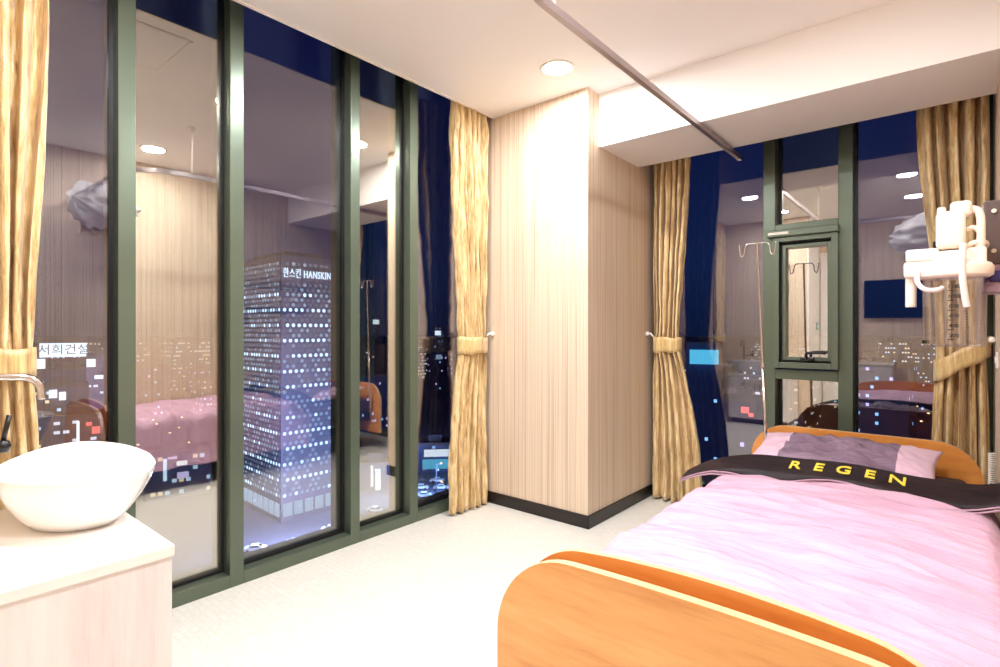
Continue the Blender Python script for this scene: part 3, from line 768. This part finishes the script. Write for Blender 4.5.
def facade(name, wall, cw, chh, lit, e1, e2, st):
    m = mat(name, wall, .7); t = NT(m)
    g = t.node('ShaderNodeNewGeometry'); tc = t.node('ShaderNodeTexCoord')
    sp = t.node('ShaderNodeSeparateXYZ'); t.link(tc.outputs['Object'], sp.inputs[0])
    nn = t.node('ShaderNodeSeparateXYZ'); t.link(tc.outputs['Normal'], nn.inputs[0])
    isx = t.math('GREATER_THAN', t.math('ABSOLUTE', nn.outputs[0]), .5)
    notz = t.math('LESS_THAN', t.math('ABSOLUTE', nn.outputs[2]), .5)
    u = t.math('ADD', t.math('MULTIPLY', isx, sp.outputs[1]), t.math('MULTIPLY', t.math('SUBTRACT', 1, isx), sp.outputs[0]))
    a = t.math('DIVIDE', u, cw); b = t.math('DIVIDE', sp.outputs[2], chh)
    oi = t.node('ShaderNodeObjectInfo')
    cb = t.node('ShaderNodeCombineXYZ'); t.link(t.math('FLOOR', a), cb.inputs[0]); t.link(t.math('FLOOR', b), cb.inputs[1])
    t.link(t.math('ADD', t.math('MULTIPLY', oi.outputs['Random'], 91), t.math('MULTIPLY', isx, 7)), cb.inputs[2])
    wn = t.node('ShaderNodeTexWhiteNoise', noise_dimensions='3D'); t.link(cb.outputs[0], wn.inputs[0])
    lit_ = t.math('LESS_THAN', wn.outputs[0], lit)
    fx = t.math('SUBTRACT', t.math('FRACT', a), .5); fz = t.math('SUBTRACT', t.math('FRACT', b), .5)
    mk = t.math('MULTIPLY', t.math('LESS_THAN', t.math('ABSOLUTE', fx), .34), t.math('LESS_THAN', t.math('ABSOLUTE', fz), .17))
    mk = t.math('MULTIPLY', t.math('MULTIPLY', mk, lit_), notz)
    mx = t.node('ShaderNodeMix', data_type='RGBA'); t.link(t.math('GREATER_THAN', t.math('FRACT', t.math('MULTIPLY', wn.outputs[0], 57)), .6), mx.inputs[0])
    mx.inputs[6].default_value = e1; mx.inputs[7].default_value = e2
    t.link(mx.outputs[2], t.b.inputs['Emission Color'])
    t.link(t.math('MULTIPLY', mk, st), t.b.inputs['Emission Strength']); m.cycles.emission_sampling = 'NONE'
    return m
FAC = [facade('office_facade', sr(84, 90, 130), 1.7, 3.2, .30, (.6, .8, 1, 1), (1, .75, .45, 1), 1.1),
       facade('flat_facade', sr(96, 88, 112), 2.4, 3.0, .13, (.9, .9, 1, 1), (1, .6, .3, 1), .9),
       facade('dark_facade', sr(64, 72, 120), 1.5, 3.4, .10, (.3, .6, 1, 1), (.7, .5, 1, 1), 1.3)]

def building(c, yaw, wx, wy, h, fm, label, cat='building', group='night buildings across the city', name='office_building', sign=None):
    root = thing(name, label, cat, (0, 0, 0), group)
    root.location = (c.x, c.y, GZ); root.rotation_euler = (0, 0, yaw); OFF[root.name] = Vector((0, 0, 0))
    bm = B(); box(bm, (-wx / 2, -wy / 2, 0), (wx / 2, wy / 2, h)); finish('tower_block', bm, fm, root)
    bm = B()
    for a in ((-wx / 2, -wy / 2, wx / 2, -wy / 2 + .4), (-wx / 2, wy / 2 - .4, wx / 2, wy / 2), (-wx / 2, -wy / 2 + .4, -wx / 2 + .4, wy / 2 - .4), (wx / 2 - .4, -wy / 2 + .4, wx / 2, wy / 2 - .4)):
        box(bm, (a[0], a[1], h), (a[2], a[3], h + 1.1))
    finish('parapet', bm, M_conc, root)
    bm = B(); box(bm, (-wx * .18, -wy * .2, h), (wx * .14, wy * .18, h + 3.2)); finish('stair_head', bm, M_conc, root)
    return root

# honeycomb tower
th = math.radians(2.6)
e1 = (F * .735 + R * .678).normalized(); e2 = (F * .678 - R * .735).normalized()
corner = P(281, 330, 132); corner.z = 0
W1, W2 = 17.6, 30.0
ZT = 19.6
tw = thing('honeycomb_tower', 'tall office tower with round honeycomb windows and a glowing sign', 'building', (corner.x, corner.y, GZ))
cc = corner + e1 * (W1 / 2) + e2 * (W2 / 2)
bm = B(); obox(bm, Vector((cc.x, cc.y, (GZ + ZT) / 2)), e1, e2, Vector((0, 0, 1)), W1 / 2, W2 / 2, (ZT - GZ) / 2); finish('cladding', bm, M_tower, tw)
bm = B(); obox(bm, Vector((cc.x, cc.y, ZT + .8)), e1, e2, Vector((0, 0, 1)), W1 * .3, W2 * .3, .8); finish('roof_plant', bm, M_conc, tw)
disc = None
def disc_mesh(nr, bm, c, r=.46, seg=10, mi=0, ax=None):
    ax = ax; up = Vector((0, 0, 1))
    a = [bm.verts.new(c + (ax * math.cos(2 * PI * i / seg) + up * math.sin(2 * PI * i / seg)) * r) for i in range(seg)]
    b = [bm.verts.new(c + nr * .06 + (ax * math.cos(2 * PI * i / seg) + up * math.sin(2 * PI * i / seg)) * r * .9) for i in range(seg)]
    bm.faces.new(b).material_index = mi
    for i in range(seg): bm.faces.new((a[i], a[(i + 1) % seg], b[(i + 1) % seg], b[i])).material_index = mi
rest = B(); cand = []
dz = 3.8 / 3
rn = random.Random(5)
floorlit = {}
for face, (ax_, nr_, Wd) in enumerate(((e1, -e2, W1), (e2, -e1, W2))):
    nc = int(Wd / 1.5)
    for rw in range(-9, 40):
        z = 6.1 - rw * dz
        if z > ZT - 1 or z < GZ + 6: continue
        fl = rw // 3; main = rw % 3 == 0
        for k in range(nc):
            s_ = .9 + k * 1.5 + (.75 if rw % 2 else 0)
            if s_ > Wd - .5: continue
            if face == 0 and 13.2 < z < 17.4 and s_ > .5: 
                continue
            pnt = corner + ax_ * s_; pnt.z = z
            key = (fl, face)
            if key not in floorlit: floorlit[key] = rn.choice([.25, .5, .95, .95, .8])
            if main:
                mi = 0 if rn.random() < floorlit[key] else 1
            else:
                mi = 1 if rn.random() < .42 else 2
            if fl < -1: mi = 2 if rn.random() < .75 else 1
            if face == 1 and mi == 0: mi = 0 if rn.random() < .6 else 1
            if face == 0 and mi == 0 and len(cand) < 100: cand.append(pnt)
            else: disc_mesh(nr_, rest, pnt, mi=mi, ax=ax_)
finish('round_windows', rest, [E_blue, E_mid, E_low], tw, kind='stuff')
b0 = B(); disc_mesh(-e2, b0, Vector((0, 0, 0)), ax=e1); md = bpy.data.meshes.new('round_window'); b0.to_mesh(md); b0.free(); md.materials.append(E_blue)
for p in cand:
    o = bpy.data.objects.new('round_window', md); o.parent = tw; o.location = p - tw.location; COL.objects.link(o)
bm = B()
q = corner + e1 * (W1 / 2 + .1) - e2 * .5; q.z = 15.0
text_mesh(bm, '한스킨 HANSKIN', 2.6, q, e1, Vector((0, 0, 1)), thick=.15, bold=.0, spacing=1.12)
vs = bm.verts; vm = [(v.co - corner).dot(e1) for v in vs]; lo_, hi_ = min(vm), max(vm); sc_ = (13.2 - .5) / (hi_ - lo_)
for v in bm.verts:
    s_ = (v.co - corner).dot(e1); v.co += e1 * ((s_ - lo_) * sc_ + .35 - s_)
finish('sign_letters', bm, E_sign, tw, label='glowing letters along the top of the tower')
bm = B()                                # glazed ground-floor shop band
for k in range(6):
    c_ = corner + e1 * (1.6 + k * 2.8) - e2 * .2; c_.z = GZ + 3
    obox(bm, c_, e1, e2, Vector((0, 0, 1)), 1.1, .15, 1.6)
for k in range(9):
    c_ = corner + e2 * (1.8 + k * 3.1) - e1 * .2; c_.z = GZ + 3
    obox(bm, c_, e2, e1, Vector((0, 0, 1)), 1.1, .15, 1.6)
finish('shopfront_glazing', bm, E_mid, tw)

bm = B(); box(bm, (-12000, -3000, GZ - 1), (3000, 12000, GZ)); finish('ground', bm, M_asph, kind='structure')

# named landmark buildings
def bb(u, s, top_v, wx, wy, fm, yaw=.0, **kw):
    p = P(u, 330, s); h = CZ + (330 - top_v) / 542 * s - GZ
    return building(p, yaw, wx, wy, max(6, h), fm, **kw)
bb(64, 275, 369, 26, 20, FAC[2], 0, label='dark building on the left carrying the glowing white signboard on its roof')
def signboard(u, v, s, w, h, txt, label, m1=E_white, ink=None, sz=None, name='signboard', cat='sign', foot=None):
    p = P(u, v, s); root = thing(name, label, cat, p)
    d = Vector((p.x, p.y, 0)).normalized(); ax = Vector((-d.y, d.x, 0)) * -1; up = Vector((0, 0, 1))
    bm = B(); obox(bm, p, ax, d, up, w / 2, .4, h / 2); finish('light_box', bm, m1, root)
    for k in (-.35, .35):
        a = p + ax * (w * k) + d * .7; bm = B(); tube(bm, [a + up * (h / 2), Vector((a.x, a.y, GZ if foot is None else foot))], .2, 6) if foot != 'wall' else tube(bm, [a, a + d * .9], .2, 6); finish('support_post', bm, M_conc, root)
    if txt:
        bm = B(); text_mesh(bm, txt, sz or h * .8, p - d * .5, ax, up, thick=.03, bold=.01); finish('lettering', bm, ink or M_navy, root)
    return root
signboard(64, 350, 275, 19, 7, '서희건설', 'glowing white rooftop signboard with dark Korean lettering, seen through the leftmost pane', sz=5.6, foot=CZ - 38 / 542 * 275)
def bw(u, s_, top_v, wx, wy, fm, **kw):
    """a building square-on to the window, its near wall at distance s_"""
    p = P(u, 330, s_ + wy / 2); d = Vector((p.x, p.y, 0)).normalized(); h = CZ + (330 - top_v) / 542 * s_ - GZ
    used.append((p, max(wx, wy))); used.append((P(u, 330, s_ - 8), 14))
    return building(p, math.atan2(-d.x, d.y), wx, wy, max(5, h), fm, **kw)
used = []
W_ = 'wall'
signboard(37, 364, 255, 6, 4.6, None, 'small glowing blank sign low on the wall under the lettered rooftop signboard', E_white, foot=W_)
bw(99, 238, 356, 9, 14, FAC[1], label='slim building with small lit signs left of the first window post')
signboard(91, 363, 236, 3.2, 3.4, None, 'small square lit sign right of the lettered rooftop signboard', E_white, foot=W_)
signboard(99, 377, 236, 3.2, 1.6, None, 'narrow lit sign beside the first window post', E_white, foot=W_)
bw(62, 200, 388, 16, 12, FAC[0], label='low block with two pale lit panels above the basin tap')
signboard(53, 394, 198, 2.4, 3, None, 'pale lit panel above the basin tap, left one of two', E_white, foot=W_)
signboard(62.5, 396, 198, 2, 3, None, 'pale lit panel above the basin tap, right one of two', E_white, foot=W_)
signboard(78, 432, 178, .8, 7, None, 'tall narrow white shop sign just above the basin rim', E_white, foot=W_)
bw(80, 180, 418, 20, 10, FAC[1], label='low shop block right above the basin rim')
signboard(96, 430, 178, 2.2, 2.2, None, 'red lit shop sign beside the first window post', E_red, foot=W_)
signboard(89, 424, 178, 1.5, 1.0, None, 'small red lit shop sign left of the larger red one', E_red, foot=W_)
bw(704, 192, 345, 12, 10, FAC[2], label='dark building carrying a cyan billboard beside the far curtain')
signboard(704, 357, 190, 9.5, 5, None, 'cyan lit billboard seen beside the far curtain', E_cyan, foot=W_)
bw(178, 152, 455, 16, 10, FAC[0], label='low shop block seen below the reflected bed')
signboard(182, 463, 150, 2.6, 1.1, None, 'upper white shop sign seen below the reflected bed', E_white, foot=W_)
signboard(183, 475, 150, 2.8, 1.6, None, 'lower violet shop sign seen below the reflected bed', E_violet, foot=W_)
signboard(165, 470, 150, .9, 6, None, 'tall narrow blue shop sign left of the pair of shop signs below the reflected bed', E_blue, foot=W_)
signboard(172.5, 458, 150, 2.2, .5, None, 'thin pale strip sign left of the upper white shop sign', E_violet, foot=W_)
bw(436, 179, 446, 14, 9, FAC[2], label='low store with a bright white and cyan front near the parked cars', name='store_building')
signboard(438, 453, 177, 9, 2.2, None, 'white lit fascia of the low store by the parked cars', E_white, foot=W_)
signboard(438, 464, 177, 10, 3.0, None, 'cyan lit shop window strip under the white fascia', E_cyan, foot=W_)
bw(376, 162, 466, 14, 9, FAC[2], label='low shop block seen through the narrow pane right of the tower')
signboard(372, 476, 160, .8, 6, None, 'tall narrow white sign seen through the narrow pane, left one', E_white, foot=W_)
signboard(378, 480, 160, 1.6, 6.5, None, 'tall pale blue sign seen through the narrow pane, right one', E_blue, foot=W_)
bw(745, 150, 402, 12, 9, FAC[2], label='dark block with red shop lights seen through the bed-head window')
signboard(745, 410, 148, 2, 1.6, None, 'red shop sign seen through the bed-head window left of the drip stand', E_red, foot=W_)
signboard(751, 415, 148, 1.3, .9, None, 'small red shop sign right below the larger red one', E_red, foot=W_)
for u_, v_, s_, m_, lb, lb2 in ((438, 333, 700, E_white, 'far bright sign on the horizon right of the fourth window post', 'far tower topped by a bright sign right of the fourth window post'), (439, 357, 420, E_mid, 'far dim blue sign left of the pillar curtain', 'dark far block with a dim blue sign left of the pillar curtain'), (376, 322, 900, E_white, 'far white light high between the third and fourth posts', 'slender far tower with one white light between the third and fourth posts')):
    bw(u_, s_ + 2, v_ - 5, 14, 12, FAC[2], label=lb2)
    signboard(u_, v_, s_, s_ * 6 / 542, s_ * 4.5 / 542, None, lb, m_, foot=W_)

# the rest of the city, bands of buildings with roads between
rb = random.Random(42)
kinds = ['dark office block with scattered lit windows in the night city', 'apartment block with a few warm windows in the night city', 'unlit dark block in the night city']
cnt = 0; tries = 0
used += [(P(64, 330, 275), 28), (cc, 32)]
while cnt < 95 and tries < 4000:
    tries += 1
    s = rb.choice([rb.uniform(190, 330), rb.uniform(330, 700), rb.uniform(600, 1300)])
    u = rb.uniform(-60, 990)
    if 520 < u < 660: continue
    if 228 < u < 352 and s < 320: continue
    if 405 < u < 470 and s < 260: continue
    if u < 120 and s < 300: continue
    p = P(u, 330, s); wx, wy = rb.uniform(14, 34), rb.uniform(14, 30)
    if s > 600: wx *= 1.8; wy *= 1.6
    if any((p - q).length < (wx + w) * .78 for q, w in used): continue
    used.append((p, wx))
    tv_ = rb.uniform(338, 372) if s > 330 else rb.uniform(362, 400)
    h = CZ + (330 - tv_) / 542 * s - GZ
    h = max(8, min(h, 46 + s * .02))
    k = rb.randrange(3)
    building(p, rb.choice([0, .05, .12, -.08]), wx, wy, h, FAC[k], kinds[k], group=['office blocks in the night city', 'apartment blocks in the night city', 'unlit blocks in the night city'][k])
    cnt += 1

# street lamps
lamp0 = thing('street_lamp', 'street lamp glowing over the road far below', 'street lamp', (0, 0, 0), 'street lamps far below')
bm = B(); tube(bm, [(0, 0, 0), (0, 0, 8), (.3, 0, 8.6), (1.6, 0, 8.9)], .14, 8); finish('post', bm, M_conc, lamp0)
bm = B(); lathe(bm, (1.7, 0, 8.45), [(0, 0), (.42, .05), (.5, .3), (.2, .5), (0, .5)], 10); finish('lamp_head', bm, E_warm, lamp0, smooth=True)
bm = B()
def dup(root, loc, rz=0, label=None):
    r = root.copy(); COL.objects.link(r); r.location = loc; r.rotation_euler = (0, 0, rz)
    if label: r['label'] = label
    for chd in root.children:
        c = chd.copy(); COL.objects.link(c); c.parent = r
    return r
spots = []
for k in range(26): spots.append((930 - k * 1.2 + rb.uniform(-4, 4) - (k % 2) * 10, 120 + k * 22))
for k in range(30): spots.append((rb.uniform(40, 110), rb.uniform(200, 420)))
for k in range(22): spots.append((rb.uniform(140, 215), rb.uniform(140, 240)))
for k in range(16): spots.append((rb.uniform(245, 450), rb.uniform(118, 190)))
for k in range(16): spots.append((rb.uniform(690, 860), rb.uniform(150, 500)))
first = True; lamps_at = []
for u, s in spots:
    p = P(u, 330, s); p.z = GZ
    if any((Vector((p.x, p.y, q.z)) - q).length < w * .95 + 2 for q, w in used): continue
    if any((p - q).length < 9 for q in lamps_at): continue
    lamps_at.append(p)
    if first: lamp0.location = p; first = False
    else: dup(lamp0, p, rb.uniform(0, 6))

# cars
def make_car(paint, label):
    root = thing('car', label, 'car', (0, 0, 0), label + 's' if False else None)
    prf = [(-2.2, .35), (-2.25, .75), (-1.9, .95), (-1.3, 1.0), (-.75, 1.42), (.75, 1.45), (1.45, 1.0), (2.1, .85), (2.25, .6), (2.2, .35)]
    bm = B(); A = [bm.verts.new((x, -.85 + (.12 if z > 1.1 else 0), z)) for x, z in prf]; Bq = [bm.verts.new((x, .85 - (.12 if z > 1.1 else 0), z)) for x, z in prf]
    bm.faces.new(A); bm.faces.new(Bq[::-1])
    for k in range(len(prf)): j = (k + 1) % len(prf); bm.faces.new((A[k], A[j], Bq[j], Bq[k]))
    finish('car_body', bm, paint, root)
    bm = B(); 
    for s_ in (-1, 1): 
        v_ = [(-1.05, s_ * .83, 1.03), (1.15, s_ * .83, 1.03), (.7, s_ * .755, 1.38), (-.7, s_ * .755, 1.38)]
        bm.faces.new([bm.verts.new(Vector(q) + Vector((0, s_ * .03, 0))) for q in v_])
    bm.faces.new([bm.verts.new(q) for q in ((1.4, -.7, 1.06), (1.4, .7, 1.06), (.8, .66, 1.44), (.8, -.66, 1.44))])
    bm.faces.new([bm.verts.new(q) for q in ((-1.27, -.7, 1.06), (-1.27, .7, 1.06), (-.8, .66, 1.44), (-.8, -.66, 1.44))])
    finish('side_glass', bm, M_card, root)
    for x in (-1.35, 1.35):
        for y in (-.85, .65): bm = B(); tube(bm, [(x, y, .33), (x, y + .2, .33)], .33, 12); finish('wheel', bm, M_rubber, root)
    return root
LOTW = 'white car parked in the lot far below right of the fourth window post'
LOTG = 'grey car parked in the lot far below right of the fourth window post'
carw = make_car(M_carw, LOTW); carw['group'] = 'white parked cars'
carg = make_car(M_carg, LOTG); carg['group'] = 'grey parked cars'
fw = fg = True
for row, v0 in enumerate((482, 489, 497, 506)):
    for j in range(3):
        s_ = 542 * (CZ - GZ) / (v0 - 330); u = 418 + row * 3 + j * 6.0 * 542 / s_
        p = P(u, 330, s_); p.z = GZ; ry = math.atan2(R.y, R.x)
        if (j + row) % 3 != 0:
            if fw: carw.location = p; carw.rotation_euler = (0, 0, ry); fw = False
            else: dup(carw, p, ry)
        else:
            if fg: carg.location = p; carg.rotation_euler = (0, 0, ry); fg = False
            else: dup(carg, p, ry)
for u, v, rz in ((255, 551, .9), (295, 545, .8), (375, 512, .2), (392, 517, 1.9), (368, 531, .2), (331, 531, .9)):
    s = 542 * (CZ - GZ) / (v - 330); p = P(u, 330, s); p.z = GZ
    c = dup(carw, p, rz, 'white car driving on the street at the foot of the tower'); c['group'] = 'white cars on the street'

# added fill lights without fixtures, brightening the facades and the ground
def pt(u, v, s, e, col, r=.25):
    l = bpy.data.lights.new('city_fill', 'POINT'); l.energy = e; l.color = col; l.shadow_soft_size = r
    o = bpy.data.objects.new('city_fill', l); link(o); o.location = P(u, v, s)
pt(438, 470, 150, 24000, (.35, .6, 1)); pt(432, 440, 210, 26000, (.3, .55, 1)); pt(330, 440, 116, 16000, (.5, .6, 1)); pt(255, 400, 112, 16000, (.6, .55, .9)); pt(715, 420, 260, 20000, (.4, .5, 1)); pt(300, 505, 118, 12000, (.8, .85, 1)); pt(255, 500, 112, 9000, (.7, .8, 1))
pt(180, 455, 165, 9000, (.7, .75, 1)); pt(70, 400, 215, 16000, (.8, .8, 1)); pt(375, 470, 150, 8000, (.7, .85, 1))
pt(760, 420, 200, 9000, (1, .6, .4))

# ------------------------------------------------------------------ world, camera
w = bpy.data.worlds.new('night'); C.world = w; w.use_nodes = True
nt = w.node_tree; bg = nt.nodes['Background']
tc = nt.nodes.new('ShaderNodeTexCoord'); sp = nt.nodes.new('ShaderNodeSeparateXYZ'); rp = nt.nodes.new('ShaderNodeValToRGB')
nt.links.new(tc.outputs['Generated'], sp.inputs[0]); nt.links.new(sp.outputs[2], rp.inputs[0])
rp.color_ramp.elements[0].position = 0; rp.color_ramp.elements[0].color = (.003, .009, .038, 1)
_e = rp.color_ramp.elements.new(.12); _e.color = (.006, .015, .062, 1); rp.color_ramp.elements[-1].position = .5; rp.color_ramp.elements[-1].color = (.005, .005, .038, 1)
nt.links.new(rp.outputs[0], bg.inputs[0]); bg.inputs[1].default_value = 1.0

cam = bpy.data.cameras.new('camera'); co = bpy.data.objects.new('camera', cam); link(co)
cam.sensor_width = 36; cam.lens = 542 * 36 / 1000; cam.clip_start = .02; cam.clip_end = 4000
cam.shift_y = -(333.5 - 330) / 1000
co.location = (0, 0, CZ); co.rotation_euler = (PI / 2, 0, math.atan2(.6438, .7652))
C.camera = co
vs_ = C.view_settings; vs_.view_transform = 'Standard'; vs_.look = 'None'; vs_.gamma = 1; vs_.use_curve_mapping = False
vs_.exposure = 0.27
cy = C.cycles
cy.max_bounces = 14; cy.diffuse_bounces = 7; cy.glossy_bounces = 6; cy.transparent_max_bounces = 24; cy.transmission_bounces = 6
cy.caustics_reflective = False; cy.caustics_refractive = False; cy.sample_clamp_indirect = 8
cy.use_denoising = True
